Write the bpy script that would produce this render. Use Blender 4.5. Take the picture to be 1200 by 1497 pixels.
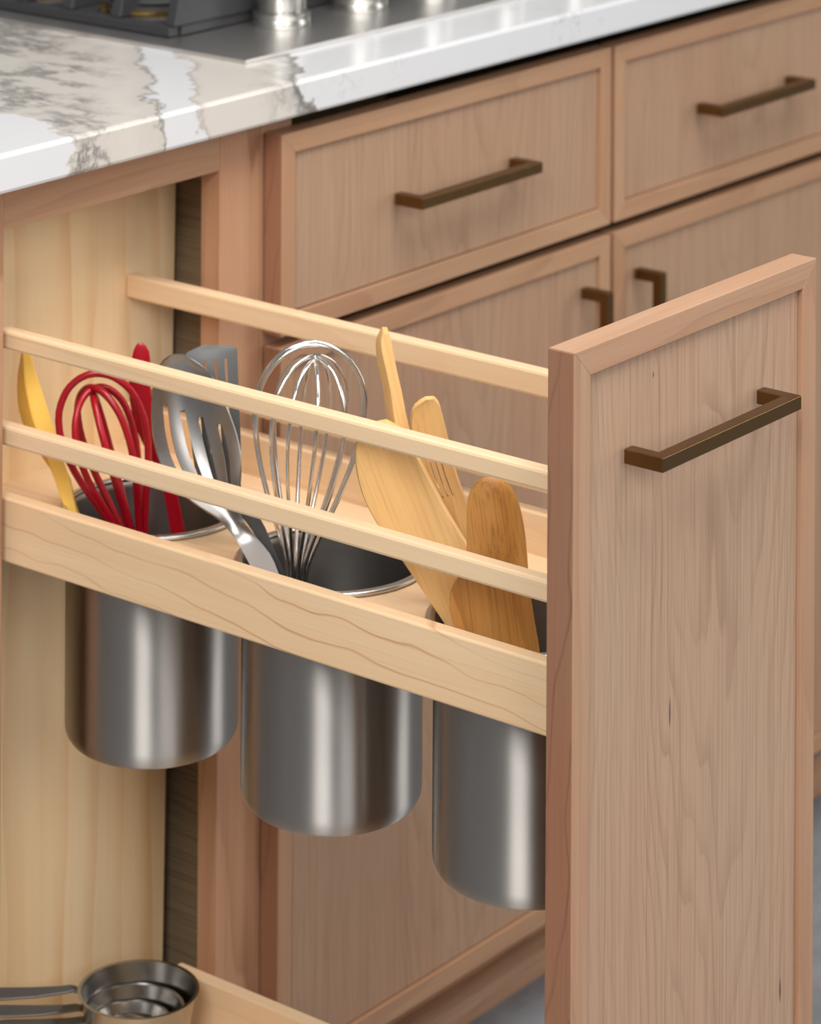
import bpy, bmesh, math, random
from mathutils import Vector, Matrix
C = bpy.context.scene.collection
S = bpy.context.scene
for o in list(bpy.data.objects): bpy.data.objects.remove(o)

# ---------------- camera ----------------
cd = bpy.data.cameras.new('camera'); cam = bpy.data.objects.new('camera', cd); C.objects.link(cam)
F = Vector((0.78446461, 0.62017232, 0.00125191)); R = Vector((0.62015831, -0.78445786, 0.00543446)); U = Vector((-0.00435238, 0.00348676, 0.99998445))
M = Matrix((R, U, -F)).transposed().to_4x4(); M.translation = Vector((-1.32785, -1.65954, 1.43327)); cam.matrix_world = M
cd.sensor_fit = 'AUTO'; cd.sensor_width = 36.0; cd.lens = 4648.018 / 1497 * 36.0
cd.shift_x = 0.5563 / 1497; cd.shift_y = -(748.5 + 863.483) / 1497
cd.clip_start = .05; cd.clip_end = 50
cd.dof.use_dof = True; cd.dof.focus_distance = 2.08; cd.dof.aperture_fstop = 10.0; cd.dof.aperture_blades = 0
S.camera = cam
# ---------------- world, lamps, exposure ----------------
w = bpy.data.worlds.new('world'); S.world = w; w.use_nodes = True
bg = w.node_tree.nodes['Background']; bg.inputs['Color'].default_value = (1, .985, .96, 1); bg.inputs['Strength'].default_value = .235
def area(name, loc, target, sx, sy, power, col=(1, .97, .93)):
    l = bpy.data.lights.new(name, 'AREA'); l.shape = 'RECTANGLE'; l.size = sx; l.size_y = sy; l.energy = power; l.color = col
    o = bpy.data.objects.new(name, l); C.objects.link(o); o.location = loc
    o.rotation_euler = (Vector(target) - Vector(loc)).to_track_quat('-Z', 'Y').to_euler(); return o
area('ceiling_panel_light', (.2, -.95, 2.7), (.5, -.3, .6), 1.8, 1.2, 54)
area('softbox_light', (-2.25, -1.63, 2.6), (.4, -.2, .6), 1.0, 1.3, 62, (1, .98, .95))
area('window_light', (-1.0, -3.1, 2.0), (.5, -.1, .6), 1.5, 1.5, 30, (1, .99, .98))
area('window_light', (2.8, -2.3, 1.5), (.7, 0, .4), .9, 1.7, 20, (1, .99, .98))
S.view_settings.view_transform = 'Standard'; S.view_settings.look = 'None'; S.view_settings.gamma = 1; S.view_settings.exposure = 0.0
S.view_settings.use_curve_mapping = False
UT={}
UT['yellow']=([(0.3557,0.0363,0.7359),(0.3557,0.0358,0.7339),(0.3556,0.0348,0.7297),(0.3549,0.0333,0.7217),(0.3542,0.0314,0.7117),(0.3540,0.0289,0.7023),(0.3542,0.0261,0.6931),(0.3546,0.0233,0.6853),(0.3553,0.0205,0.6783),(0.3562,0.0169,0.6699),(0.3574,0.0127,0.6604),(0.3584,0.0091,0.6521),(0.3593,0.0059,0.6449),(0.3602,0.0025,0.6367),(0.3612,-0.0015,0.6271),(0.3621,-0.0049,0.6193),(0.3630,-0.0071,0.6154),(0.3641,-0.0110,0.6067),(0.3659,-0.0184,0.5887),(0.3674,-0.0257,0.5697),(0.3683,-0.0320,0.5517),(0.3688,-0.0364,0.5384)],[(0.3586,0.0327,0.7359),(0.3588,0.0318,0.7339),(0.3593,0.0301,0.7298),(0.3600,0.0269,0.7218),(0.3609,0.0229,0.7117),(0.3618,0.0191,0.7023),(0.3626,0.0154,0.6931),(0.3632,0.0126,0.6856),(0.3637,0.0101,0.6792),(0.3644,0.0069,0.6707),(0.3652,0.0030,0.6606),(0.3658,-0.0002,0.6524),(0.3664,-0.0027,0.6461),(0.3667,-0.0054,0.6381),(0.3668,-0.0084,0.6276),(0.3670,-0.0111,0.6194),(0.3674,-0.0126,0.6160),(0.3683,-0.0160,0.6077),(0.3699,-0.0231,0.5897),(0.3713,-0.0303,0.5707),(0.3722,-0.0366,0.5527),(0.3727,-0.0410,0.5394)],(-0.7725,-0.6108,0.1736))
UT['redspat']=([(0.4142,-0.0287,0.7373),(0.4134,-0.0277,0.7358),(0.4124,-0.0264,0.7326),(0.4116,-0.0254,0.7267),(0.4109,-0.0245,0.7189),(0.4105,-0.0240,0.7109),(0.4104,-0.0239,0.7022),(0.4110,-0.0247,0.6927),(0.4122,-0.0262,0.6828),(0.4139,-0.0283,0.6737),(0.4162,-0.0312,0.6653),(0.4185,-0.0341,0.6573),(0.4211,-0.0373,0.6498),(0.4233,-0.0402,0.6412),(0.4254,-0.0428,0.6313),(0.4271,-0.0450,0.6198),(0.4285,-0.0467,0.6066),(0.4300,-0.0486,0.5917),(0.4319,-0.0510,0.5742),(0.4337,-0.0534,0.5575),(0.4355,-0.0556,0.5421),(0.4368,-0.0573,0.5310)],[(0.4161,-0.0311,0.7373),(0.4173,-0.0326,0.7353),(0.4186,-0.0342,0.7317),(0.4191,-0.0349,0.7260),(0.4193,-0.0352,0.7189),(0.4193,-0.0351,0.7114),(0.4193,-0.0351,0.7031),(0.4202,-0.0362,0.6941),(0.4217,-0.0382,0.6844),(0.4231,-0.0400,0.6752),(0.4245,-0.0417,0.6665),(0.4262,-0.0438,0.6583),(0.4283,-0.0465,0.6509),(0.4301,-0.0487,0.6423),(0.4314,-0.0504,0.6324),(0.4329,-0.0523,0.6208),(0.4346,-0.0544,0.6076),(0.4363,-0.0566,0.5927),(0.4379,-0.0586,0.5753),(0.4394,-0.0605,0.5586),(0.4410,-0.0626,0.5431),(0.4422,-0.0641,0.5321)],(-0.7845,-0.6202,0.0000))
UT['slotted']=([(0.3576,-0.1146,0.7577),(0.3557,-0.1129,0.7563),(0.3530,-0.1106,0.7540),(0.3507,-0.1091,0.7509),(0.3486,-0.1083,0.7468),(0.3466,-0.1080,0.7420),(0.3447,-0.1082,0.7364),(0.3429,-0.1089,0.7301),(0.3414,-0.1097,0.7241),(0.3402,-0.1107,0.7189),(0.3393,-0.1118,0.7139),(0.3384,-0.1131,0.7087),(0.3378,-0.1146,0.7036),(0.3374,-0.1165,0.6985),(0.3372,-0.1185,0.6934),(0.3373,-0.1210,0.6884),(0.3380,-0.1245,0.6828),(0.3394,-0.1291,0.6767),(0.3412,-0.1342,0.6708),(0.3435,-0.1393,0.6659),(0.3462,-0.1446,0.6618),(0.3489,-0.1497,0.6581),(0.3517,-0.1547,0.6549),(0.3543,-0.1593,0.6521),(0.3562,-0.1630,0.6492),(0.3575,-0.1660,0.6464),(0.3586,-0.1688,0.6435),(0.3596,-0.1715,0.6402),(0.3604,-0.1742,0.6367),(0.3612,-0.1771,0.6326),(0.3620,-0.1803,0.6279),(0.3628,-0.1837,0.6228),(0.3637,-0.1874,0.6171),(0.3647,-0.1915,0.6108),(0.3658,-0.1960,0.6042),(0.3672,-0.2011,0.5970),(0.3686,-0.2062,0.5897),(0.3696,-0.2107,0.5830),(0.3705,-0.2148,0.5765),(0.3711,-0.2177,0.5719)],[(0.3624,-0.1208,0.7578),(0.3642,-0.1238,0.7560),(0.3666,-0.1280,0.7535),(0.3686,-0.1318,0.7509),(0.3704,-0.1351,0.7484),(0.3718,-0.1385,0.7451),(0.3728,-0.1419,0.7404),(0.3735,-0.1454,0.7346),(0.3740,-0.1488,0.7289),(0.3744,-0.1519,0.7233),(0.3747,-0.1548,0.7178),(0.3749,-0.1574,0.7127),(0.3750,-0.1597,0.7079),(0.3749,-0.1617,0.7032),(0.3746,-0.1637,0.6984),(0.3742,-0.1653,0.6936),(0.3734,-0.1665,0.6889),(0.3722,-0.1671,0.6844),(0.3709,-0.1675,0.6797),(0.3695,-0.1682,0.6747),(0.3681,-0.1688,0.6694),(0.3670,-0.1696,0.6646),(0.3662,-0.1706,0.6605),(0.3658,-0.1717,0.6568),(0.3656,-0.1730,0.6535),(0.3659,-0.1746,0.6508),(0.3665,-0.1767,0.6479),(0.3675,-0.1795,0.6446),(0.3688,-0.1828,0.6410),(0.3702,-0.1864,0.6372),(0.3718,-0.1903,0.6331),(0.3733,-0.1943,0.6285),(0.3741,-0.1979,0.6228),(0.3744,-0.2013,0.6164),(0.3749,-0.2050,0.6095),(0.3755,-0.2094,0.6018),(0.3763,-0.2139,0.5942),(0.3769,-0.2179,0.5873),(0.3776,-0.2217,0.5808),(0.3780,-0.2244,0.5763)],(-0.7541,-0.5961,0.2756))
UT['grayturner']=([(0.3955,-0.1120,0.7555),(0.3914,-0.1078,0.7535),(0.3867,-0.1031,0.7506),(0.3845,-0.1016,0.7479),(0.3833,-0.1018,0.7443),(0.3824,-0.1032,0.7388),(0.3818,-0.1056,0.7317),(0.3806,-0.1078,0.7238),(0.3791,-0.1101,0.7149),(0.3776,-0.1129,0.7046),(0.3760,-0.1161,0.6934),(0.3747,-0.1191,0.6835),(0.3738,-0.1219,0.6748),(0.3742,-0.1256,0.6679),(0.3758,-0.1300,0.6627),(0.3780,-0.1349,0.6580),(0.3809,-0.1406,0.6537),(0.3835,-0.1456,0.6499),(0.3854,-0.1494,0.6470),(0.3872,-0.1534,0.6434),(0.3891,-0.1579,0.6386),(0.3908,-0.1631,0.6321),(0.3922,-0.1689,0.6234),(0.3937,-0.1759,0.6124),(0.3955,-0.1857,0.5961),(0.3969,-0.1937,0.5827)],[(0.4076,-0.1279,0.7542),(0.4084,-0.1290,0.7542),(0.4092,-0.1303,0.7535),(0.4090,-0.1312,0.7509),(0.4081,-0.1320,0.7468),(0.4071,-0.1333,0.7413),(0.4058,-0.1348,0.7343),(0.4042,-0.1368,0.7255),(0.4023,-0.1392,0.7153),(0.4003,-0.1417,0.7046),(0.3983,-0.1442,0.6935),(0.3964,-0.1464,0.6837),(0.3947,-0.1483,0.6749),(0.3933,-0.1495,0.6683),(0.3920,-0.1501,0.6637),(0.3914,-0.1512,0.6598),(0.3916,-0.1529,0.6564),(0.3922,-0.1551,0.6533),(0.3933,-0.1577,0.6506),(0.3945,-0.1610,0.6470),(0.3957,-0.1648,0.6420),(0.3968,-0.1693,0.6352),(0.3975,-0.1744,0.6261),(0.3983,-0.1808,0.6146),(0.3999,-0.1904,0.5980),(0.4012,-0.1984,0.5845)],(-0.7541,-0.5961,0.2756))
UT['bigturner']=([(0.3384,-0.3192,0.7545),(0.3356,-0.3156,0.7516),(0.3323,-0.3115,0.7475),(0.3305,-0.3092,0.7433),(0.3294,-0.3078,0.7384),(0.3291,-0.3075,0.7324),(0.3295,-0.3079,0.7255),(0.3303,-0.3090,0.7177),(0.3317,-0.3108,0.7093),(0.3335,-0.3130,0.7017),(0.3356,-0.3157,0.6945),(0.3381,-0.3189,0.6873),(0.3411,-0.3226,0.6801),(0.3442,-0.3266,0.6727),(0.3476,-0.3308,0.6653),(0.3510,-0.3351,0.6576),(0.3544,-0.3395,0.6497),(0.3579,-0.3438,0.6417),(0.3614,-0.3483,0.6335),(0.3647,-0.3525,0.6255),(0.3676,-0.3562,0.6184),(0.3708,-0.3602,0.6097),(0.3747,-0.3651,0.5978),(0.3786,-0.3701,0.5852),(0.3826,-0.3751,0.5715),(0.3855,-0.3788,0.5610)],[(0.3418,-0.3235,0.7559),(0.3445,-0.3270,0.7537),(0.3479,-0.3312,0.7503),(0.3502,-0.3341,0.7459),(0.3521,-0.3365,0.7408),(0.3539,-0.3388,0.7358),(0.3556,-0.3410,0.7305),(0.3579,-0.3439,0.7237),(0.3605,-0.3471,0.7159),(0.3630,-0.3503,0.7084),(0.3654,-0.3534,0.7010),(0.3682,-0.3570,0.6932),(0.3714,-0.3609,0.6851),(0.3742,-0.3645,0.6778),(0.3767,-0.3677,0.6715),(0.3789,-0.3704,0.6646),(0.3807,-0.3727,0.6571),(0.3823,-0.3747,0.6493),(0.3835,-0.3763,0.6409),(0.3847,-0.3778,0.6324),(0.3859,-0.3793,0.6241),(0.3869,-0.3806,0.6143),(0.3877,-0.3816,0.6017),(0.3886,-0.3828,0.5884),(0.3901,-0.3846,0.5739),(0.3912,-0.3860,0.5629)],(-0.7845,-0.6202,0.0000))
UT['stick']=([(0.3806,-0.2896,0.8009),(0.3799,-0.2893,0.7988),(0.3792,-0.2890,0.7957),(0.3787,-0.2893,0.7924),(0.3785,-0.2900,0.7882),(0.3787,-0.2914,0.7825),(0.3791,-0.2935,0.7757),(0.3793,-0.2954,0.7684),(0.3795,-0.2974,0.7607),(0.3794,-0.2989,0.7536),(0.3792,-0.3001,0.7469),(0.3792,-0.3018,0.7394),(0.3794,-0.3040,0.7312),(0.3799,-0.3065,0.7230),(0.3807,-0.3092,0.7152),(0.3816,-0.3129,0.7042),(0.3828,-0.3177,0.6893),(0.3841,-0.3230,0.6732),(0.3856,-0.3287,0.6565),(0.3871,-0.3346,0.6388),(0.3884,-0.3404,0.6202),(0.3896,-0.3465,0.6005),(0.3911,-0.3537,0.5768),(0.3922,-0.3593,0.5585)],[(0.3829,-0.2926,0.8009),(0.3832,-0.2934,0.7988),(0.3835,-0.2945,0.7957),(0.3835,-0.2953,0.7926),(0.3835,-0.2962,0.7887),(0.3837,-0.2976,0.7832),(0.3839,-0.2993,0.7766),(0.3841,-0.3013,0.7694),(0.3845,-0.3035,0.7617),(0.3846,-0.3053,0.7545),(0.3847,-0.3069,0.7478),(0.3850,-0.3088,0.7406),(0.3854,-0.3111,0.7328),(0.3860,-0.3137,0.7249),(0.3867,-0.3164,0.7171),(0.3876,-0.3200,0.7060),(0.3885,-0.3245,0.6911),(0.3894,-0.3293,0.6750),(0.3903,-0.3342,0.6583),(0.3913,-0.3395,0.6406),(0.3925,-0.3453,0.6220),(0.3938,-0.3514,0.6023),(0.3953,-0.3586,0.5786),(0.3964,-0.3642,0.5603)],(-0.7768,-0.6141,0.1392))
UT['slotspat']=([(0.3788,-0.3284,0.7632),(0.3769,-0.3260,0.7613),(0.3746,-0.3231,0.7584),(0.3734,-0.3216,0.7553),(0.3729,-0.3210,0.7516),(0.3727,-0.3207,0.7469),(0.3728,-0.3208,0.7411),(0.3732,-0.3213,0.7351),(0.3741,-0.3225,0.7291),(0.3753,-0.3240,0.7228),(0.3767,-0.3258,0.7159),(0.3783,-0.3278,0.7086),(0.3802,-0.3302,0.7014),(0.3823,-0.3328,0.6943),(0.3844,-0.3355,0.6872),(0.3866,-0.3383,0.6802),(0.3888,-0.3411,0.6728),(0.3911,-0.3439,0.6646),(0.3932,-0.3466,0.6564),(0.3949,-0.3487,0.6498),(0.3963,-0.3505,0.6432),(0.3983,-0.3531,0.6314),(0.4009,-0.3563,0.6148),(0.4039,-0.3601,0.5961),(0.4077,-0.3650,0.5728),(0.4107,-0.3687,0.5551)],[(0.3823,-0.3328,0.7637),(0.3831,-0.3338,0.7623),(0.3841,-0.3350,0.7602),(0.3847,-0.3358,0.7576),(0.3851,-0.3364,0.7543),(0.3858,-0.3373,0.7499),(0.3867,-0.3384,0.7441),(0.3877,-0.3396,0.7380),(0.3886,-0.3407,0.7320),(0.3895,-0.3419,0.7257),(0.3906,-0.3433,0.7191),(0.3918,-0.3448,0.7123),(0.3932,-0.3466,0.7056),(0.3948,-0.3487,0.6989),(0.3962,-0.3504,0.6919),(0.3972,-0.3517,0.6847),(0.3982,-0.3530,0.6771),(0.3994,-0.3545,0.6689),(0.4006,-0.3560,0.6606),(0.4014,-0.3570,0.6536),(0.4023,-0.3581,0.6464),(0.4039,-0.3601,0.6340),(0.4063,-0.3631,0.6170),(0.4090,-0.3666,0.5979),(0.4124,-0.3709,0.5741),(0.4150,-0.3742,0.5560)],(-0.7845,-0.6202,0.0000))
UT['spoon']=([(0.3596,-0.3943,0.7273),(0.3580,-0.3924,0.7264),(0.3560,-0.3899,0.7247),(0.3546,-0.3881,0.7219),(0.3535,-0.3867,0.7182),(0.3528,-0.3858,0.7132),(0.3525,-0.3854,0.7070),(0.3523,-0.3852,0.7008),(0.3524,-0.3852,0.6947),(0.3524,-0.3853,0.6887),(0.3522,-0.3850,0.6831),(0.3517,-0.3845,0.6778),(0.3509,-0.3834,0.6725),(0.3497,-0.3819,0.6672),(0.3483,-0.3802,0.6622),(0.3467,-0.3781,0.6575),(0.3455,-0.3766,0.6524),(0.3449,-0.3758,0.6470),(0.3449,-0.3759,0.6411),(0.3459,-0.3771,0.6346),(0.3476,-0.3792,0.6273),(0.3498,-0.3821,0.6184),(0.3527,-0.3857,0.6082),(0.3562,-0.3901,0.5964),(0.3605,-0.3955,0.5826),(0.3643,-0.4004,0.5705),(0.3677,-0.4046,0.5601),(0.3700,-0.4075,0.5529)],[(0.3629,-0.3986,0.7273),(0.3647,-0.4008,0.7263),(0.3670,-0.4037,0.7247),(0.3688,-0.4060,0.7224),(0.3704,-0.4080,0.7194),(0.3718,-0.4098,0.7150),(0.3729,-0.4113,0.7093),(0.3739,-0.4125,0.7033),(0.3747,-0.4135,0.6973),(0.3754,-0.4144,0.6912),(0.3760,-0.4151,0.6847),(0.3765,-0.4158,0.6783),(0.3769,-0.4163,0.6721),(0.3773,-0.4168,0.6661),(0.3777,-0.4173,0.6601),(0.3780,-0.4177,0.6541),(0.3785,-0.4183,0.6479),(0.3791,-0.4191,0.6415),(0.3798,-0.4200,0.6346),(0.3807,-0.4211,0.6269),(0.3817,-0.4223,0.6186),(0.3824,-0.4232,0.6100),(0.3829,-0.4239,0.6009),(0.3831,-0.4241,0.5907),(0.3829,-0.4238,0.5791),(0.3825,-0.4233,0.5687),(0.3818,-0.4225,0.5594),(0.3812,-0.4218,0.5530)],(-0.7845,-0.6202,0.0000))
WH=((0.4003,-0.2130,0.7751),(0.3849,-0.2064,0.5916))
RW=((0.3659,-0.0225,0.7234),(0.3979,-0.0515,0.5689))
# ---------------- materials ----------------
def lin(h):
    c = [((v / 255) / 12.92 if v / 255 <= .04045 else ((v / 255 + .055) / 1.055) ** 2.4) for v in h]; return (*c, 1)
class NT:
    def __init__(s, name):
        s.m = bpy.data.materials.new(name); s.m.use_nodes = True; s.t = s.m.node_tree; s.b = s.t.nodes['Principled BSDF']
    def n(s, typ, **kw):
        x = s.t.nodes.new(typ)
        for k, v in kw.items(): setattr(x, k, v)
        return x
    def l(s, a, b): s.t.links.new(a, b)
    def put(s, sock, v):
        if hasattr(v, 'links'): s.l(v, sock)
        else: sock.default_value = v
    def math(s, op, a, b=None, c=None, clamp=False):
        x = s.n('ShaderNodeMath', operation=op, use_clamp=clamp)
        for i, v in enumerate((a, b, c)):
            if v is not None: s.put(x.inputs[i], v)
        return x.outputs[0]
    def noise(s, vec, scale, detail=3, rough=.5, lo=None, hi=None):
        x = s.n('ShaderNodeTexNoise'); s.l(vec, x.inputs['Vector']); x.inputs['Scale'].default_value = scale; x.inputs['Detail'].default_value = detail; x.inputs['Roughness'].default_value = rough
        if lo is None: return x.outputs['Fac']
        return s.remap(x.outputs['Fac'], lo, hi)
    def remap(s, v, a, b, c=0., d=1.):
        x = s.n('ShaderNodeMapRange', clamp=True); s.put(x.inputs[0], v)
        for i, q in enumerate((a, b, c, d)): x.inputs[i + 1].default_value = q
        return x.outputs[0]
    def mix(s, f, a, b):
        x = s.n('ShaderNodeMix', data_type='RGBA'); s.put(x.inputs[0], f); s.put(x.inputs[6], a); s.put(x.inputs[7], b); return x.outputs[2]
    def map(s, vec, scale=(1, 1, 1), rot=(0, 0, 0), loc=(0, 0, 0)):
        x = s.n('ShaderNodeMapping'); s.l(vec, x.inputs[0]); x.inputs['Location'].default_value = loc; x.inputs['Rotation'].default_value = rot; x.inputs['Scale'].default_value = scale; return x.outputs[0]
    def ramp(s, v, stops, interp='LINEAR'):
        x = s.n('ShaderNodeValToRGB'); x.color_ramp.interpolation = interp; e = x.color_ramp.elements
        while len(e) < len(stops): e.new(.5)
        for q, (p, c) in zip(e, stops): q.position = p; q.color = c
        s.put(x.inputs[0], v); return x.outputs[0]
def wood(name, base, light, dark, pink, axis, ringf, ringamt, rough=.42, streak=.5, tilt=.07, seed=0., off=.05, spec=.35, lstart=.5, medamt=.4, wz=.16, knots=()):
    """long-grained timber: growth rings about a slightly tilted pith give cathedral figure, fine streaks on top"""
    t = NT(name); tc = t.n('ShaderNodeTexCoord'); oi = t.n('ShaderNodeObjectInfo')
    rot = {'z': (0, 0, 0), 'x': (0, math.pi / 2, 0), 'y': (math.pi / 2, 0, 0)}[axis]
    v0 = t.map(tc.outputs['Object'], rot=rot)
    add = t.n('ShaderNodeVectorMath', operation='ADD'); t.l(v0, add.inputs[0])
    cmb = t.n('ShaderNodeCombineXYZ')
    for i, k in enumerate((.06, .03, 3.1)): t.put(cmb.inputs[i], t.math('MULTIPLY_ADD', oi.outputs['Random'], k * (2 if i < 2 else 1), seed - k))
    t.l(cmb.outputs[0], add.inputs[1]); v = add.outputs[0]
    warp = t.noise(t.map(v, (1, 1, wz)), 16, 2)
    warp2 = t.noise(t.map(v, (1, 1, .25), loc=(3, 1, 2)), 55, 2)
    sp = t.n('ShaderNodeSeparateXYZ'); t.l(v, sp.inputs[0])
    wq = t.math('MULTIPLY_ADD', warp, .05, -.025)
    x = t.math('ADD', t.math('ADD', sp.outputs[0], wq), t.math('MULTIPLY_ADD', warp2, .006, -.003))
    y = t.math('ADD', t.math('MULTIPLY_ADD', sp.outputs[2], tilt, off), t.math('ADD', sp.outputs[1], t.math('MULTIPLY', wq, .6)))
    r = t.math('SQRT', t.math('ADD', t.math('MULTIPLY', x, x), t.math('MULTIPLY', y, y)))
    fr = t.math('FRACT', t.math('MULTIPLY', r, ringf))
    line = t.math('MULTIPLY', t.remap(fr, lstart, .95), t.remap(fr, 1., .96))
    line = t.math('MULTIPLY', line, t.noise(t.map(v, (1, 1, .1)), 30, 2, .5, .3, .65))
    fine = t.noise(t.map(v, (1, 1, .010)), 560, 3, .6)
    med = t.noise(t.map(v, (1, 1, .04), loc=(5, 5, 1)), 60, 3, .55)
    blot = t.noise(t.map(v, (1, 1, .3), loc=(2, 7, 1)), 9, 2)
    c = t.mix(t.remap(blot, .35, .65), base, pink)
    c = t.mix(t.remap(med, .4, .7, 0, medamt), c, light)
    c = t.mix(t.math('MULTIPLY', t.remap(fine, .48, .72), streak), c, dark)
    pore = t.noise(t.map(v, (1, 1, .02), loc=(1, 4, 9)), 1300, 2, .5)
    c = t.mix(t.remap(pore, .55, .75, 0, streak * .6), c, dark)
    c = t.mix(t.math('MULTIPLY', line, ringamt), c, dark)
    for kx, kz, a_, b_ in knots:   # small elongated pin knots
        so = t.n('ShaderNodeSeparateXYZ'); t.l(tc.outputs['Object'], so.inputs[0])
        dx = t.math('DIVIDE', t.math('SUBTRACT', so.outputs[0], kx), a_); dz = t.math('DIVIDE', t.math('SUBTRACT', so.outputs[2], kz), b_)
        e = t.math('ADD', t.math('MULTIPLY', dx, dx), t.math('MULTIPLY', dz, dz))
        c = t.mix(t.remap(e, 1.4, .2, 0, .8), c, lin((72, 58, 50)))
    t.l(c, t.b.inputs['Base Color']); t.put(t.b.inputs['Roughness'], t.remap(fine, .3, .7, rough - .05, rough + .1)); t.b.inputs['Specular IOR Level'].default_value = spec
    bp = t.n('ShaderNodeBump'); bp.inputs['Strength'].default_value = .06; bp.inputs['Distance'].default_value = .001; t.l(fine, bp.inputs['Height']); t.l(bp.outputs[0], t.b.inputs['Normal'])
    return t.m
cherry = {a: wood('cherry_' + a, lin((182, 142, 110)), lin((190, 153, 124)), lin((132, 90, 64)), lin((184, 138, 107)), a, 70, .50, streak=.22, off=.03) for a in 'xyz'}
cherry_panel = wood('cherry_panel_veneer', lin((170, 139, 113)), lin((178, 148, 121)), lin((114, 84, 62)), lin((170, 133, 108)), 'z', 185, .30, streak=.38, tilt=.06, off=.03, medamt=.4, lstart=.6)
pullout_panel = wood('pullout_panel_veneer', lin((184, 155, 130)), lin((190, 160, 134)), lin((122, 90, 68)), lin((186, 150, 125)), 'z', 185, .30, streak=.38, tilt=.06, off=.03, medamt=.4, lstart=.6, knots=[(-0.0299, 0.1121, 0.0011, 0.01), (0.1068, -0.1193, 0.0014, 0.008), (-0.051, 0.335, 0.0008, 0.002)])
cherry_frame = {a: wood('cherry_frame_' + a, lin((180, 144, 115)), lin((188, 154, 127)), lin((140, 98, 72)), lin((182, 140, 111)), a, 60, .35, streak=.24, off=.04) for a in 'xyz'}
case_frame = {a: wood('cabinet_front_frame_' + a, lin((174, 136, 105)), lin((184, 149, 117)), lin((140, 98, 72)), lin((172, 130, 100)), a, 60, .35, streak=.24, off=.04) for a in 'xyz'}
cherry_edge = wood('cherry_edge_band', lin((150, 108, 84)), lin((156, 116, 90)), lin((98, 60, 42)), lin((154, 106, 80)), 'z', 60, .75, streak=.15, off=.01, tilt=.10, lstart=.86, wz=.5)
maple = {a: wood('maple_' + a, lin((236, 206, 168)), lin((240, 214, 180)), lin((192, 140, 102)), lin((234, 199, 158)), a, 42, .25, streak=.12, tilt=.05, off=.06, rough=.38, lstart=.8) for a in 'xyz'}
maple_board = wood('maple_board', lin((235, 203, 163)), lin((240, 212, 176)), lin((188, 126, 88)), lin((232, 195, 152)), 'y', 60, .8, streak=.10, tilt=.09, off=.02, rough=.38, lstart=.88, wz=.6)
maple_ply = wood('maple_plywood', lin((241, 215, 174)), lin((244, 221, 184)), lin((218, 168, 112)), lin((238, 207, 160)), 'z', 30, .6, streak=.12, tilt=.05, off=.06, rough=.35)
bamboo = wood('bamboo_wood', lin((232, 188, 126)), lin((238, 200, 142)), lin((190, 134, 72)), lin((228, 180, 114)), 'z', 50, .25, streak=.35, off=.09)
olivewood = wood('dark_spoon_wood', lin((200, 144, 78)), lin((210, 160, 96)), lin((140, 88, 38)), lin((192, 134, 68)), 'z', 80, .5, streak=.6, off=.05)
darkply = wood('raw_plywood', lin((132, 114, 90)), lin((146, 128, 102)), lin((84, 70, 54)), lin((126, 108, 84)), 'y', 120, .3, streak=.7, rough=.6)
def plain(name, col, rough=.4, metal=0., noise=0., spec=.5):
    t = NT(name); tc = t.n('ShaderNodeTexCoord')
    n = t.noise(tc.outputs['Object'], 120, 3)
    d = tuple(c * (1 - noise) for c in col[:3]) + (1,)
    t.l(t.mix(n, col, d), t.b.inputs['Base Color']); t.b.inputs['Roughness'].default_value = rough; t.b.inputs['Metallic'].default_value = metal; t.b.inputs['Specular IOR Level'].default_value = spec
    return t.m
def steel(name, col, rough, aniso, brush=(1, 1, 60), bumpy=.02, tang='Z', arot=.25):
    t = NT(name); tc = t.n('ShaderNodeTexCoord')
    n = t.noise(t.map(tc.outputs['Object'], brush), 40, 3, .6)
    t.b.inputs['Metallic'].default_value = 1.; t.l(t.mix(n, col, tuple(c * .86 for c in col[:3]) + (1,)), t.b.inputs['Base Color'])
    t.put(t.b.inputs['Roughness'], t.remap(n, .3, .7, rough - .02, rough + .03))
    t.b.inputs['Anisotropic'].default_value = aniso; t.b.inputs['Anisotropic Rotation'].default_value = arot
    tg = t.n('ShaderNodeTangent', direction_type='RADIAL', axis=tang); t.l(tg.outputs[0], t.b.inputs['Tangent'])
    return t.m
brushed = steel('brushed_steel', (.53, .50, .47, 1), .42, 1.0, (2, 2, 90))
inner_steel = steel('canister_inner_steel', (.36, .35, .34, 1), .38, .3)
polished = plain('polished_steel', (.72, .71, .69, 1), .16, 1., .05)
wire = plain('wire_steel', (.80, .79, .77, 1), .14, 1., .05)
cupsteel = plain('cup_steel', (.50, .485, .46, 1), .24, 1., .08)
handlesteel = plain('cup_handle_steel', (.30, .29, .27, 1), .45, 1., .15)
rimsteel = plain('rolled_rim_steel', (.55, .54, .52, 1), .30, 1., .08)
slotsteel = plain('utensil_steel', (.42, .41, .40, 1), .30, 1., .1)
graysteel = plain('satin_turner_grey', (.075, .075, .073, 1), .40, .30, .1)
hobsteel = plain('hob_steel', (.66, .64, .62, 1), .36, 1., .08)
bronze = plain('champagne_bronze', lin((128, 98, 62)), .38, 1., .25)
iron = plain('cast_iron', (.035, .036, .04, 1), .5, 0., .3)
brass = plain('burner_brass', (.75, .48, .16, 1), .25, 1., .1)
red = plain('red_silicone', (.38, .004, .014, 1), .30, 0., .1)
yellow = plain('yellow_silicone', (.95, .58, .10, 1), .45, 0., .06)
dark = plain('dark_gap', (.02, .014, .01, 1), .8)
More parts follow.
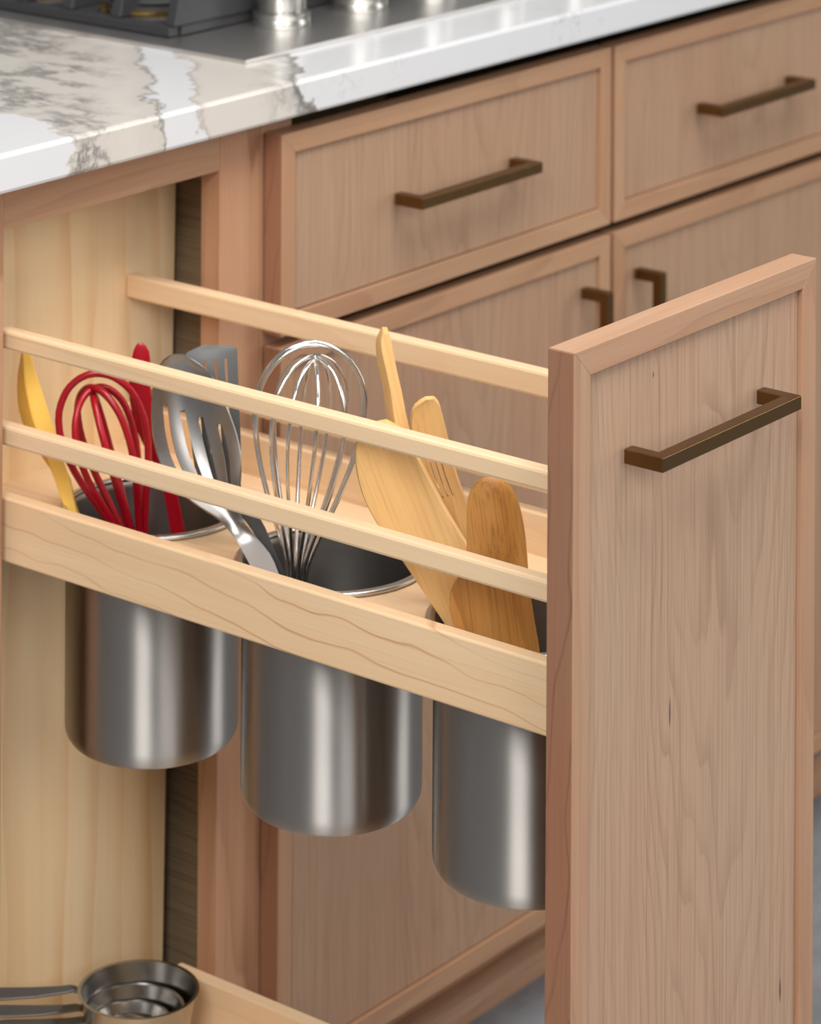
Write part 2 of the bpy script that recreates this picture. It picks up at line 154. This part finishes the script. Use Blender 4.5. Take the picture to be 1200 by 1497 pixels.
def marble():
    t = NT('veined_quartz'); g = t.n('ShaderNodeNewGeometry'); P = g.outputs['Position']
    s = t.n('ShaderNodeSeparateXYZ'); t.l(P, s.inputs[0])
    # vertical front edge continues the pattern of the top: use depth plus drop
    yy = t.math('MULTIPLY', t.math('ADD', s.outputs[1], .033), .97)
    u = t.math('SUBTRACT', s.outputs[0], yy)
    u = t.math('ADD', u, t.math('MULTIPLY', t.math('SUBTRACT', s.outputs[2], .905), .35))
    u = t.math('ADD', u, t.math('MULTIPLY_ADD', t.noise(P, 22, 2), .05, -.025))
    u = t.math('ADD', u, t.math('MULTIPLY_ADD', t.noise(P, 110, 5, .7), .034, -.017))
    u2 = t.math('SUBTRACT', s.outputs[0], t.math('MULTIPLY', yy, .3)); u2 = t.math('ADD', u2, t.math('MULTIPLY_ADD', t.noise(P, 26, 2), .05, -.025)); u2 = t.math('ADD', u2, t.math('MULTIPLY_ADD', t.noise(P, 120, 5, .7), .03, -.015))
    base = t.remap(u, .2, .8)
    q = lambda a: (a - .2) / .6
    W = (.65, .66, .68, 1); G = lin((204, 198, 191)); G2 = lin((196, 190, 183)); V = lin((120, 116, 112))
    e = .0045
    col = t.ramp(base, [(0, G2), (q(.335), G2), (q(.40), G), (q(.424), G2), (q(.428), V), (q(.428) + e, W), (q(.472), W), (q(.472) + e, lin((176, 168, 160))), (q(.482), G), (q(.565), G), (q(.585), lin((182, 178, 174))), (q(.594), V), (q(.598), lin((140, 136, 130))), (q(.598) + e, W), (1, W)])
    col = t.mix(t.remap(u2, .337, .3355), col, W)
    # clouds of dark mineral veins in the grey zones
    ridge = t.math('ABSOLUTE', t.math('SUBTRACT', t.noise(t.map(P, (1, .45, 1), (0, 0, .5)), 20, 6, .72), .5))
    vein = t.remap(ridge, .0, .065, 1, 0)
    zone = t.math('MULTIPLY', t.remap(u2, .337, .345), t.remap(u, .405, .35))
    zone = t.math('MULTIPLY', zone, t.noise(t.map(P, loc=(1.3, .2, 0)), 15, 3, .6, .37, .52))
    col = t.mix(t.math('MULTIPLY', t.math('MULTIPLY', vein, zone), .8), col, lin((92, 92, 90)))
    zone2 = t.math('MULTIPLY', t.remap(u, .54, .58), t.remap(u, .60, .595))
    col = t.mix(t.math('MULTIPLY', t.math('MULTIPLY', vein, zone2), .55), col, lin((110, 110, 110)))
    thin = t.remap(t.math('ABSOLUTE', t.math('SUBTRACT', t.noise(t.map(P, (1, 1, 1), (.3, 0, .5), (4, 2, 1)), 20, 5, .62), .5)), 0, .012, 1, 0)
    zone3 = t.math('MULTIPLY', t.remap(u, .60, .64), t.noise(t.map(P, loc=(7, 3, 1)), 9, 2, .5, .48, .62))
    col = t.mix(t.math('MULTIPLY', t.math('MULTIPLY', thin, zone3), .55), col, lin((150, 148, 146)))
    t.l(col, t.b.inputs['Base Color']); t.b.inputs['Roughness'].default_value = .22
    return t.m
quartz = marble()
def concrete():
    t = NT('grey_floor'); tc = t.n('ShaderNodeTexCoord'); v = tc.outputs['Object']
    n = t.noise(v, 6, 6, .65); n2 = t.noise(t.map(v, (1, 4, 1)), 14, 4)
    c = t.mix(t.remap(n, .3, .7), lin((112, 114, 118)), lin((158, 160, 164))); c = t.mix(t.remap(n2, .5, .8, 0, .5), c, lin((98, 98, 100)))
    t.l(c, t.b.inputs['Base Color']); t.b.inputs['Roughness'].default_value = .55; return t.m
floor_m = concrete()
# ---------------- builders ----------------
def finish(name, bm, m, parent=None, origin=None, smooth=False, bev=0., seg=2):
    bmesh.ops.recalc_face_normals(bm, faces=bm.faces[:])
    if origin is None:
        xs = [v.co for v in bm.verts]; origin = Vector([(min(c[i] for c in xs) + max(c[i] for c in xs)) / 2 for i in range(3)])
    origin = Vector(origin)
    bmesh.ops.translate(bm, verts=bm.verts[:], vec=-origin)
    me = bpy.data.meshes.new(name); bm.to_mesh(me); bm.free(); me.materials.append(m)
    if smooth: me.shade_smooth()
    o = bpy.data.objects.new(name, me); C.objects.link(o)
    if parent: o.parent = parent; o.location = origin - world(parent)
    else: o.location = origin
    if bev:
        b = o.modifiers.new('b', 'BEVEL'); b.width = bev; b.segments = seg; b.limit_method = 'ANGLE'; b.angle_limit = math.radians(40)
    return o
def world(o):
    v = Vector((0, 0, 0))
    while o: v = v + Vector(o.location); o = o.parent
    return v
def tag(o, label=None, cat=None, group=None, kind=None):
    for k, v in (('label', label), ('category', cat), ('group', group), ('kind', kind)):
        if v: o[k] = v
    return o
def thing(name, label, cat, loc, group=None):
    o = bpy.data.objects.new(name, None); o.empty_display_size = .05; C.objects.link(o); o.location = loc; return tag(o, label, cat, group)
def hexa(name, p, m, parent=None, bev=.0008):
    """p: 8 corners, bottom ring then top ring"""
    bm = bmesh.new(); v = [bm.verts.new(q) for q in p]
    for f in ((0, 1, 2, 3), (4, 5, 6, 7), (0, 1, 5, 4), (1, 2, 6, 5), (2, 3, 7, 6), (3, 0, 4, 7)): bm.faces.new([v[i] for i in f])
    return finish(name, bm, m, parent, bev=bev)
def box(name, x0, x1, y0, y1, z0, z1, m, parent=None, bev=.0008):
    return hexa(name, [(x0, y0, z0), (x1, y0, z0), (x1, y1, z0), (x0, y1, z0), (x0, y0, z1), (x1, y0, z1), (x1, y1, z1), (x0, y1, z1)], m, parent, bev)
def lathe(name, prof, c, m, parent=None, n=64, close=False, origin=None, squash=None):
    bm = bmesh.new(); rings = []
    for r, z in prof:
        if r < 1e-6: rings.append([bm.verts.new((c[0], c[1], c[2] + z))])
        else: rings.append([bm.verts.new((c[0] + r * math.cos(2 * math.pi * k / n), c[1] + r * math.sin(2 * math.pi * k / n), c[2] + z)) for k in range(n)])
    pr = list(zip(rings, rings[1:])) + ([(rings[-1], rings[0])] if close else [])
    for a, b in pr:
        for k in range(n):
            q = (k + 1) % n
            if len(a) == 1 and len(b) == 1: continue
            if len(a) == 1: bm.faces.new((a[0], b[k], b[q]))
            elif len(b) == 1: bm.faces.new((a[k], a[q], b[0]))
            else: bm.faces.new((a[k], a[q], b[q], b[k]))
    o = finish(name, bm, m, parent, origin or c, smooth=True)
    o.data.set_sharp_from_angle(angle=math.radians(50)); return o
def tube(name, pts, r, m, parent=None, n=8, closed=False, rads=None, origin=None):
    bm = bmesh.new(); pts = [Vector(p) for p in pts]; N = len(pts); rings = []; prev = None
    for i, p in enumerate(pts):
        a = pts[(i - 1) % N] if (i or closed) else p; b = pts[(i + 1) % N] if (i < N - 1 or closed) else p
        t = (b - a).normalized()
        if prev is None: u = t.orthogonal().normalized()
        else: u = (prev - t * prev.dot(t)).normalized()
        prev = u; w_ = t.cross(u); rr = rads[i] if rads else r
        rings.append([bm.verts.new(p + rr * (u * math.cos(2 * math.pi * k / n) + w_ * math.sin(2 * math.pi * k / n))) for k in range(n)])
    for i in range(N if closed else N - 1):
        a, b = rings[i], rings[(i + 1) % N]
        for k in range(n): bm.faces.new((a[k], a[(k + 1) % n], b[(k + 1) % n], b[k]))
    if not closed: bm.faces.new(rings[0]); bm.faces.new(rings[-1])
    return finish(name, bm, m, parent, origin, smooth=True)
def crom(P, m):
    out = []; n = len(P)
    for k in range(m):
        t = k * (n - 1) / (m - 1); i = min(int(t), n - 2); u = t - i
        p0, p1, p2, p3 = P[max(i - 1, 0)], P[i], P[i + 1], P[min(i + 2, n - 1)]
        out.append(tuple(.5 * (2 * b + (c - a) * u + (2 * a - 5 * b + 4 * c - d) * u * u + (3 * b - a - 3 * c + d) * u ** 3) for a, b, c, d in zip(p0, p1, p2, p3)))
    return out
# ---------------- setting ----------------
fl = box('floor', -3, 5, -4, 2, -.02, 0, floor_m, bev=0); tag(fl, kind='structure')
T = .0195
# shoe moulding: quarter-round strip at the foot of the toe kick
bm = bmesh.new(); prof = [(.074, 0), (.051, 0)] + [(.074 - .023 * math.cos(a * math.pi / 16), .023 * math.sin(a * math.pi / 16)) for a in range(1, 9)]
va = [bm.verts.new((.0, y, z)) for y, z in prof]; vb = [bm.verts.new((2.2, y, z)) for y, z in prof]; n = len(prof)
for i in range(n): bm.faces.new((va[i], va[(i + 1) % n], vb[(i + 1) % n], vb[i]))
bm.faces.new(va); bm.faces.new(vb)
tag(finish('trim_1', bm, cherry['x'], smooth=False), kind='structure')
# ---------------- countertop ----------------
ct = box('countertop', -.4, 2.3, -.033, .66, .876, .905, quartz, bev=.003)
tag(ct, 'white quartz countertop with grey and black veining above the cherry cabinets', 'countertop')
# ---------------- narrow cabinet the pull-out runs in ----------------
nc = thing('narrow_base_cabinet', 'narrow open cherry face-frame cabinet left of the drawers, housing the pull-out', 'cabinet', (.424, .3, 0))
box('frame_stile', .2550, .3017, 0, .02, .10, .8755, cherry['z'], nc)
box('frame_stile', .5366, .5847, 0, .02, .10, .8755, cherry['z'], nc)
box('frame_rail', .3017, .5366, .0003, .02, .839, .8755, cherry['x'], nc, .0004)
box('frame_rail', .3017, .5366, .0003, .02, .10, .118, cherry['x'], nc, .0004)
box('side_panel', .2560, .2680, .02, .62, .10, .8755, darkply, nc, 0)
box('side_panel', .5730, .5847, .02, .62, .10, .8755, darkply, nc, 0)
box('back_panel', .2680, .5730, .61, .62, .10, .8755, maple_ply, nc, 0)
box('cabinet_floor', .2680, .5730, .02, .61, .10, .112, maple_ply, nc, 0)
box('toe_kick', .2550, .5847, .074, .09, 0, .10, cherry['x'], nc, 0)
# ---------------- doors / drawers ----------------
def frame4(x0, x1, z0, z1, yf, w_, t, parent, mats):
    """four mitred frame members round a front"""
    a = [(x0, z0), (x1, z0), (x1, z1), (x0, z1)]; b = [(x0 + w_, z0 + w_), (x1 - w_, z0 + w_), (x1 - w_, z1 - w_), (x0 + w_, z1 - w_)]
    for k, nm in enumerate(('frame_rail', 'frame_stile', 'frame_rail', 'frame_stile')):
        q = (k + 1) % 4; ring = [a[k], a[q], b[q], b[k]]
        hexa(nm, [(x, yf, z) for x, z in ring] + [(x, yf + t, z) for x, z in ring], mats['x' if k % 2 == 0 else 'z'], parent, .00035)
def bar_pull(parent, x0, x1, yf, z0, z1, vertical=False, s=.0094, proj=.0295):
    """square-section bar handle on two square posts, one continuous bent bar"""
    o = [(x0, 0), (x1, 0)]
    bm = bmesh.new()
    L = (z1 - z0) if vertical else (x1 - x0)
    prof = [(0, 0), (0, -proj), (L, -proj), (L, 0), (L - s, 0), (L - s, -proj + s), (s, -proj + s), (s, 0)]
    def P(a, y, k):
        return (x0 + k, yf + y, z0 + a) if vertical else (x0 + a, yf + y, z0 + k)
    lo = [bm.verts.new(P(a, y, 0)) for a, y in prof]; hi = [bm.verts.new(P(a, y, s)) for a, y in prof]
    for i in range(8): bm.faces.new((lo[i], lo[(i + 1) % 8], hi[(i + 1) % 8], hi[i]))
    for ring in (lo, hi):
        for q in ((0, 1, 6, 7), (1, 2, 5, 6), (2, 3, 4, 5)): bm.faces.new([ring[i] for i in q])
    return finish('handle', bm, bronze, parent, bev=.0006)
def front(name, x0, x1, z0, z1, yf, parent, mats=cherry_frame, fw=.0160, panel=cherry_panel, T=.0195):
    p = box(name, x0 + fw + .0010, x1 - fw - .0010, yf + .0036, yf + T - .002, z0 + fw + .0010, z1 - fw - .0010, panel, parent, .0003)
    frame4(x0, x1, z0, z1, yf, fw, T, p, mats)
    box('edge_band', x0 - .0008, x0, yf + .0006, yf + T, z0, z1 - .0006, cherry_edge, p, .0002)  # pull-out edge is darker wood; on drawers and doors shade is painted in too
    return p
bc = thing('drawer_base_cabinet', 'closed cherry base cabinet with two drawers over two doors under the countertop', 'cabinet', (1.06, .3, 0))
X0, X1 = .5847, 1.5150
for a, b, z0, z1, m, nm in ((X0 + .0004, X0 + .038, .10, .8755, 'z', 'frame_stile'), (X1 - .038, X1, .10, .8755, 'z', 'frame_stile')):
    box(nm, a, b, 0, .02, z0, z1, cherry[m], bc, .0004)
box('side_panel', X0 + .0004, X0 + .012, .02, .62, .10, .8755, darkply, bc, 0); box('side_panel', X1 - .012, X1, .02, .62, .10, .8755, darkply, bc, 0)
box('back_panel', X0 + .012, X1 - .012, .61, .62, .10, .8755, maple_ply, bc, 0)
box('toe_kick', X0 + .0004, X1, .074, .09, 0, .10, cherry['x'], bc, 0)
yf = -T - .0008
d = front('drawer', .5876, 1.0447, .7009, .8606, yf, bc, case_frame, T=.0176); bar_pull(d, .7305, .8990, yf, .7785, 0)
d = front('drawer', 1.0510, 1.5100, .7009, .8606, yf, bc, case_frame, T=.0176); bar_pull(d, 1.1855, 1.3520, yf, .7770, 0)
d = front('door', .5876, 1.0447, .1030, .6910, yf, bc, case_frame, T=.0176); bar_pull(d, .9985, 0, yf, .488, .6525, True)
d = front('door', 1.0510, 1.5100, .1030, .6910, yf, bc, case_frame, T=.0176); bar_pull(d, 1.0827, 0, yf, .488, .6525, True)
# ---------------- pull-out organizer ----------------
po = thing('pull_out_utensil_organizer', 'tall cherry-fronted pull-out with maple rails and shelf, extended from its cabinet', 'organizer', (.419, -.25, .10))
PX0, PX1, PY, PZ0, PZ1 = .27574, .56259, -.52506, .113, .8541
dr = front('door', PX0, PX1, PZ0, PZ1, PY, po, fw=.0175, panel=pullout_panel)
bar_pull(dr, .3300, .4955, PY, .7722, 0)
yb = PY + T; yr = .0750
mp = maple
box('rail', .310, .322, yb, yr, .7493, .7630, mp['y'], po, .0022)
box('rail', .310, .322, yb, yr, .6790, .6937, mp['y'], po, .0022)
box('side_board', .310, .322, yb, yr, .5946, .6414, maple_board, po, .0015)
box('rail', .509, .521, yb, yr, .7325, .7510, mp['y'], po, .0022)
box('rail', .509, .521, yb, yr, .6650, .6810, mp['y'], po, .0022)
box('side_board', .509, .521, yb, yr, .5980, .6500, mp['y'], po, .0015)
hexa('rear_panel', [(.285, yr, .118), (.5558, yr, .118), (.5558, yr + .0125, .118), (.285, yr + .0125, .118), (.285, yr, .855), (.5682, yr, .855), (.5682, yr + .0125, .855), (.285, yr + .0125, .855)], maple_ply, po, .0005)
CAN = [(.405, -.0525), (.405, -.2254), (.405, -.3970)]
SZ0, SZ1 = .6080, .6200
def holed_shelf(name, x0, x1, y0, y1, z0, z1, holes, r, m, parent, n=48):
    bm = bmesh.new(); hs = sorted(holes, key=lambda h: h[1]); cuts = [y0] + [(a[1] + b[1]) / 2 for a, b in zip(hs, hs[1:])] + [y1]
    for (hx, hy), ya, yc in zip(hs, cuts, cuts[1:]):
        ang = [2 * math.pi * k / n for k in range(n)] + [math.atan2(b - hy, a - hx) % (2 * math.pi) for a in (x0, x1) for b in (ya, yc)]
        ang = sorted(set(round(a, 6) for a in ang)); I = {}; O = {}
        for z in (z0, z1):
            for k, a in enumerate(ang):
                c, s = math.cos(a), math.sin(a); t = min([(x1 - hx) / c if c > 1e-9 else 9, (x0 - hx) / c if c < -1e-9 else 9, (yc - hy) / s if s > 1e-9 else 9, (ya - hy) / s if s < -1e-9 else 9])
                I[z, k] = bm.verts.new((hx + r * c, hy + r * s, z)); O[z, k] = bm.verts.new((hx + t * c, hy + t * s, z))
        N = len(ang)
        for k in range(N):
            q = (k + 1) % N
            for z in (z0, z1): bm.faces.new((I[z, k], I[z, q], O[z, q], O[z, k]))
            bm.faces.new((I[z0, k], I[z0, q], I[z1, q], I[z1, k])); bm.faces.new((O[z0, k], O[z0, q], O[z1, q], O[z1, k]))
    return finish(name, bm, m, parent)
holed_shelf('shelf', .3221, .5089, yb, yr, SZ0, SZ1, CAN, .0660, mp['y'], po)
box('tray_board', .310, .322, yb, .022, .160, .2125, mp['y'], po, .0015)
box('tray_board', .509, .521, yb, .022, .160, .2190, mp['y'], po, .0015)
box('tray_floor', .3221, .5089, yb, yr, .168, .180, mp['y'], po, 0)
# ---------------- canisters ----------------
def canister(c, label):
    z0 = .4498; H = SZ1 + .0022 - z0; r = .0643; k = .016
    t = thing('utensil_canister', label, 'canister', (c[0], c[1], z0), 'steel canisters in the pull-out shelf')
    cor = [(r - k + k * math.sin(a * math.pi / 20), k - k * math.cos(a * math.pi / 20)) for a in range(11)]
    outer = [(0, .0006), (r - k - .012, .0004)] + cor + [(r, .04), (r, H - .006), (r + .0012, H - .002), (r + .0024, H)]
    lathe('body', outer, (*c, z0), brushed, t)
    ri = r - .0012
    inn = [(r + .0024, H + .0001), (ri + .0008, H - .002), (ri, H - .006), (ri, k + .002)] + [(ri - k + k * math.cos(a * math.pi / 16), .002 + k - k * math.sin(a * math.pi / 16)) for a in range(1, 9)] + [(0, .002)]
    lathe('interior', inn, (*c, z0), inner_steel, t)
    lathe('rim', [(r + .0022 + .0034 * math.cos(a * math.pi / 6), H + .0002 + .0022 * math.sin(a * math.pi / 6)) for a in range(12)], (*c, z0), rimsteel, t, close=True)
    return t
canister(CAN[0], 'steel canister farthest back, left one, holding the yellow and red tools')
canister(CAN[1], 'middle steel canister holding the wire whisk and slotted steel tools')
canister(CAN[2], 'steel canister nearest the pull-out front, holding wooden spoons')
# ---------------- flat utensils ----------------
def sheet(name, key, thick, dish, m, label, cat, nx=10, skip=None, offset=0., bev=.0012, group=None, seg=2, ext=None, split=50):
    L, Rr, nrm = UT[key]; L = [Vector(p) for p in L]; Rr = [Vector(p) for p in Rr]; nrm = Vector(nrm); N = len(L)
    bm = bmesh.new(); g = {}
    for i in range(N):
        w_ = (Rr[i] - L[i]).length
        for j in range(nx + 1):
            s = j / nx; k = 1 - (2 * s - 1) ** 2
            dd = dish(i / (N - 1)) * k if dish else 0
            g[i, j] = bm.verts.new(L[i].lerp(Rr[i], s) - nrm * dd)
    for i in range(N - 1):
        for j in range(nx):
            if skip and skip(i / (N - 1), j): continue
            bm.faces.new((g[i, j], g[i, j + 1], g[i + 1, j + 1], g[i + 1, j]))
    for v in [v for v in bm.verts if not v.link_faces]: bm.verts.remove(v)
    bmesh.ops.recalc_face_normals(bm, faces=bm.faces[:])
    bm.faces.ensure_lookup_table()
    flip = sum((f.normal.dot(nrm) for f in bm.faces)) < 0
    if flip: bmesh.ops.reverse_faces(bm, faces=bm.faces[:])
    if ext:
        rx = bmesh.ops.extrude_face_region(bm, geom=bm.faces[:], use_keep_orig=True)
        for q in rx['geom']:
            if isinstance(q, bmesh.types.BMVert): q.co += ext(1 - (q.co.z - L[-1].z) / (L[0].z - L[-1].z))
        bmesh.ops.recalc_face_normals(bm, faces=bm.faces[:])
    org = (L[-1] + Rr[-1]) / 2; bmesh.ops.translate(bm, verts=bm.verts[:], vec=-org)
    # local z runs along the utensil so that its grain follows its length
    me = bpy.data.meshes.new(name); zax = ((L[0] + Rr[0]) / 2 - org).normalized(); xax = zax.cross(nrm).normalized(); yax = zax.cross(xax).normalized()
    rot = Matrix((xax, yax, zax)).transposed(); bmesh.ops.transform(bm, matrix=rot.inverted().to_4x4(), verts=bm.verts[:])
    bm.to_mesh(me); bm.free(); me.materials.append(m); me.shade_smooth()
    o = bpy.data.objects.new(name, me); C.objects.link(o); o.location = org; o.rotation_euler = rot.to_euler()
    if not ext: so = o.modifiers.new('s', 'SOLIDIFY'); so.thickness = thick; so.offset = offset; so.use_even_offset = False
    if bev:
        b = o.modifiers.new('b', 'BEVEL'); b.width = bev; b.segments = seg; b.limit_method = 'ANGLE'; b.angle_limit = math.radians(45)
    b = o.modifiers.new('e', 'EDGE_SPLIT'); b.split_angle = math.radians(split)
    return tag(o, label, cat, group)
def bump(a, b, d): return lambda t: d * max(0, math.sin(math.pi * min(1, max(0, (t - a) / (b - a))))) if a <= t <= b else 0
FHv = Vector((F.x, F.y, 0)).normalized(); RHw = Vector((R.x, R.y, 0)).normalized()
def lens(tab):
    def f(t):
        for (a, p), (c, q) in zip(tab, tab[1:]):
            if t <= c: return p + (q - p) * max(0, t - a) / (c - a)
        return tab[-1][1]
    return f
ly = lens([(0, .0015), (.05, .0030), (.13, .0075), (.24, .0115), (.31, .0120), (.41, .0070), (.49, .0015), (1, .0008)])
ls = lens([(0, .0010), (.04, .0040), (.10, .0060), (.25, .0055), (.4, .004), (1, .003)])
def thick_yellow(t): return FHv * .014 - RHw * ly(t)
def thick_stick(t): return FHv * .012 - RHw * ls(t)
G = 'utensils standing in the canisters'
sheet('yellow_spatula', 'yellow', .0105, None, yellow, 'yellow silicone spatula leaning left in the rear canister', 'spatula', 6, bev=.0006, group=G, ext=thick_yellow, split=22)
sheet('red_spatula', 'redspat', .0055, bump(0, .6, -.002), red, 'solid red silicone spatula beside the red whisk', 'spatula', 6, bev=.0018, group=G)
def slots_a(t, j): return j in (4, 5, 10, 11, 16, 17, 22, 23) and (.17 + .004 * j) < t < (.52 - (.06 if j in (4, 5) else 0) + (.03 if j > 20 else 0))
sheet('slotted_spoon', 'slotted', .0012, bump(0, .72, .013), slotsteel, 'shiny slotted steel spoon with scratched bowl, leaning left from the middle canister', 'spoon', 28, slots_a, bev=0, group=G)
def slots_b(t, j): return j in (4, 8, 12, 16) and .14 < t < .42
sheet('slotted_turner', 'grayturner', .0014, bump(0, .5, -.002), graysteel, 'matte grey slotted turner standing behind the shiny slotted spoon', 'turner', 21, slots_b, bev=0, group=G)
sheet('wooden_spatula', 'bigturner', .0055, bump(0, .7, .003), bamboo, 'broad pale wooden spatula, widest of the wooden tools', 'spatula', 10, group=G)
sheet('wooden_turner', 'stick', .0090, None, bamboo, 'narrow pale wooden tool seen edge-on, tallest of the wooden tools', 'turner', 6, bev=.0006, group=G, ext=thick_stick, split=22)
def slots_c(t, j): return j in (7, 11, 15) and .32 < t < .49
sheet('slotted_wooden_spatula', 'slotspat', .0045, bump(0, .6, .002), bamboo, 'pale wooden spatula with three thin slots behind the dark spoon', 'spatula', 23, slots_c, bev=0, group=G)
sheet('wooden_spoon', 'spoon', .0050, bump(0, .45, -.005), olivewood, 'dark brown rounded wooden spoon nearest the pull-out front', 'spoon', 12, group=G)
# ---------------- whisks ----------------
def whisk(name, ends, rad, wr, loops, m, label, rneck, handle_len, hr, seed, prof):
    top, bot = Vector(ends[0]), Vector(ends[1]); ax = (top - bot).normalized(); H = (top - bot).length
    e1 = Vector((R.x, R.y, 0)); e1 = (e1 - ax * e1.dot(ax)).normalized(); e2 = ax.cross(e1)
    base = bot - ax * handle_len
    t = thing(name, label, 'whisk', base, G)
    for ang, sr, sh in loops:
        d = e1 * math.cos(ang) + e2 * math.sin(ang)
        hp = [(z, max(r, 0)) for z, r in crom(prof, 26)]
        pts = [bot + ax * (z * H * sh) + d * (max(r * rad * sr, rneck) if z < .5 else r * rad * sr) for z, r in hp]
        pts += [bot + ax * (z * H * sh) - d * (max(r * rad * sr, rneck) if z < .5 else r * rad * sr) for z, r in hp[-2::-1]]
        tube('wire_loop', pts, wr, m, t, 8)
    tube('handle', [base, base + ax * .006, bot - ax * .004, bot + ax * .004], hr, m, t, 16, rads=[hr * .8, hr, hr * .95, rneck + wr])
    return t
BAL = [(0, .05), (.10, .13), (.25, .34), (.42, .66), (.6, .92), (.74, 1.0), (.86, .90), (.95, .60), (.99, .26), (1, 0)]
whisk('wire_whisk', WH, .0392, .0015, [(.05, 1, 1.0), (.17, .97, .99), (.70, .86, .95), (1.15, .84, .935), (1.75, .84, .93), (2.4, .88, .945)], wire, 'shiny steel balloon whisk standing in the middle canister', .0070, .055, .0085, 1, BAL)
RED = [(0, .08), (.15, .2), (.35, .5), (.55, .85), (.72, 1.0), (.86, .9), (.95, .6), (.99, .27), (1, 0)]
whisk('red_whisk', RW, .0312, .0027, [(.1, 1, 1.0), (.8, .85, .93), (1.7, .80, .90), (2.5, .78, .94)], red, 'red silicone balloon whisk between the yellow and red spatulas', .007, .045, .009, 2, RED)
# ---------------- measuring cups ----------------
RHv = Vector((R.x, R.y, 0)).normalized()
CG = 'nested measuring cups in the bottom tray'
cupc = Vector((.4515, .0030, .1802)); HE = [Vector((.338, .052, .2535)), Vector((.336, .046, .2435)), Vector((.335, .040, .2345)), Vector((.334, .036, .2265))]
labs = ['largest steel measuring cup, outermost of the nested stack in the tray', 'second largest steel measuring cup, directly inside the outermost cup', 'third steel measuring cup of the nest, inside the second largest', 'smallest steel measuring cup, innermost of the nest']
for k, (r, h, dz) in enumerate(((.0465, .050, 0), (.0385, .034, .0016), (.0310, .023, .0032), (.024, .014, .0048))):
    c = cupc - RHv * (.003 * k) + Vector((0, 0, dz)); t = thing('measuring_cup', labs[k], 'measuring cup', c, CG)
    q = .008
    pr = [(0, 0), (r * .8 - q, 0)] + [(r * .80 - q + q * math.sin(a * math.pi / 12), q - q * math.cos(a * math.pi / 12)) for a in range(1, 7)] + [(r * .96, h - .001), (r, h)]
    pi = [(r - .0009, h)] + [(x - .0009 if x > .001 else 0, z + .0009) for x, z in pr[-2::-1]]
    lathe('bowl', pr + pi, tuple(c), cupsteel, t, 56)
    # flat strap handle from the rim
    a = c - RHv * (r * .97) + Vector((0, 0, h - .0025)); b = HE[k]
    bm = bmesh.new(); side = (Vector((b.y - a.y, a.x - b.x, 0)).normalized() * .80 + Vector((0, 0, .60))); st = []
    P = [(0, .0035, 0), (.08, .0028, .002), (.2, .003, .001), (.5, .0042, 0), (.85, .0050, 0), (.97, .0045, 0), (1.0, .0025, 0)]
    for s, w_, up in P:
        m_ = a.lerp(b, s) + Vector((0, 0, up))
        st.append([bm.verts.new(m_ + side * w_ * e + Vector((0, 0, zz))) for e, zz in ((-1, 0), (1, 0), (1, .0016), (-1, .0016))])
    for p, q2 in zip(st, st[1:]):
        for i in range(4): bm.faces.new((p[i], p[(i + 1) % 4], q2[(i + 1) % 4], q2[i]))
    bm.faces.new(st[0]); bm.faces.new(st[-1]); finish('handle', bm, handlesteel, t, bev=.0005)
rc = Vector((.3335, .046, .2435))
tag(tube('key_ring', [rc + Vector((.012 * math.cos(a * math.pi / 16), .003 * math.cos(a * math.pi / 16), .016 * math.sin(a * math.pi / 16))) for a in range(32)], .0011, polished, None, 8, True), 'thin steel ring joining the measuring cup handles at the left frame', 'ring')
# ---------------- cooktop ----------------
hob = thing('cooktop', 'stainless gas cooktop set into the quartz counter', 'cooktop', (.95, .3, .905))
box('surface_plate', .6120, 1.36, .0402, .56, .9051, .9085, hobsteel, hob, .0005)
def burner(x, y):
    b = lathe('burner', [(0, 0), (.048, 0), (.048, .006), (.040, .012), (.040, .016), (0, .016)], (x, y, .9086), iron, hob, 40)
    lathe('burner_ring', [(.0405, .0062), (.045, .0062), (.045, .0125), (.0405, .0125)], (x, y, .9086), brass, b, 40, close=True)
    lathe('burner_cap', [(0, .0165), (.036, .0165), (.037, .019), (.034, .022), (0, .023)], (x, y, .9086), iron, b, 40)
for x, y in ((.697, .222), (.690, .352), (1.0, .30), (1.2, .30)): burner(x, y)
def knob(x, y):
    k = lathe('knob', [(0, .0125), (.0205, .0125), (.0212, .014), (.0212, .046), (.0195, .049), (0, .049)], (x, y, .9086), rimsteel, hob, 48)
    lathe('knob_base', [(0, 0), (.0245, 0), (.0250, .001), (.0250, .006), (.0240, .007), (.0240, .0075), (.0250, .0085), (.0250, .0115), (.0235, .0125), (0, .0125)], (x, y, .9086), rimsteel, k, 48)
knob(.7455, .1165); knob(.8475, .1135); knob(.95, .1115); knob(1.06, .11); knob(1.17, .11)
gr = thing('burner_grate', 'black cast iron burner grate on the cooktop at upper left', 'grate', (.79, .30, .9086))
box('side_bar', .6385, .6505, .1480, .4600, .9090, .9180, iron, gr, .0015); box('side_bar', .950, .962, .1480, .4600, .9090, .9180, iron, gr, .0015)
for k, y in enumerate((.1495, .2130, .2700, .3270, .3840, .4480)):
    t_ = .0085
    hexa('finger', [(.6400, y - t_ / 2 - .002, .9181), (.960, y - t_ / 2 - .002, .9181), (.960, y + t_ / 2 + .002, .9181), (.6400, y + t_ / 2 + .002, .9181), (.6500, y - t_ / 2, .956), (.950, y - t_ / 2, .956), (.950, y + t_ / 2, .956), (.6500, y + t_ / 2, .956)] , iron, gr, .0015)
box('front_bar', .6506, .950, .1455, .1535, .9095, .9180, iron, gr, .001)
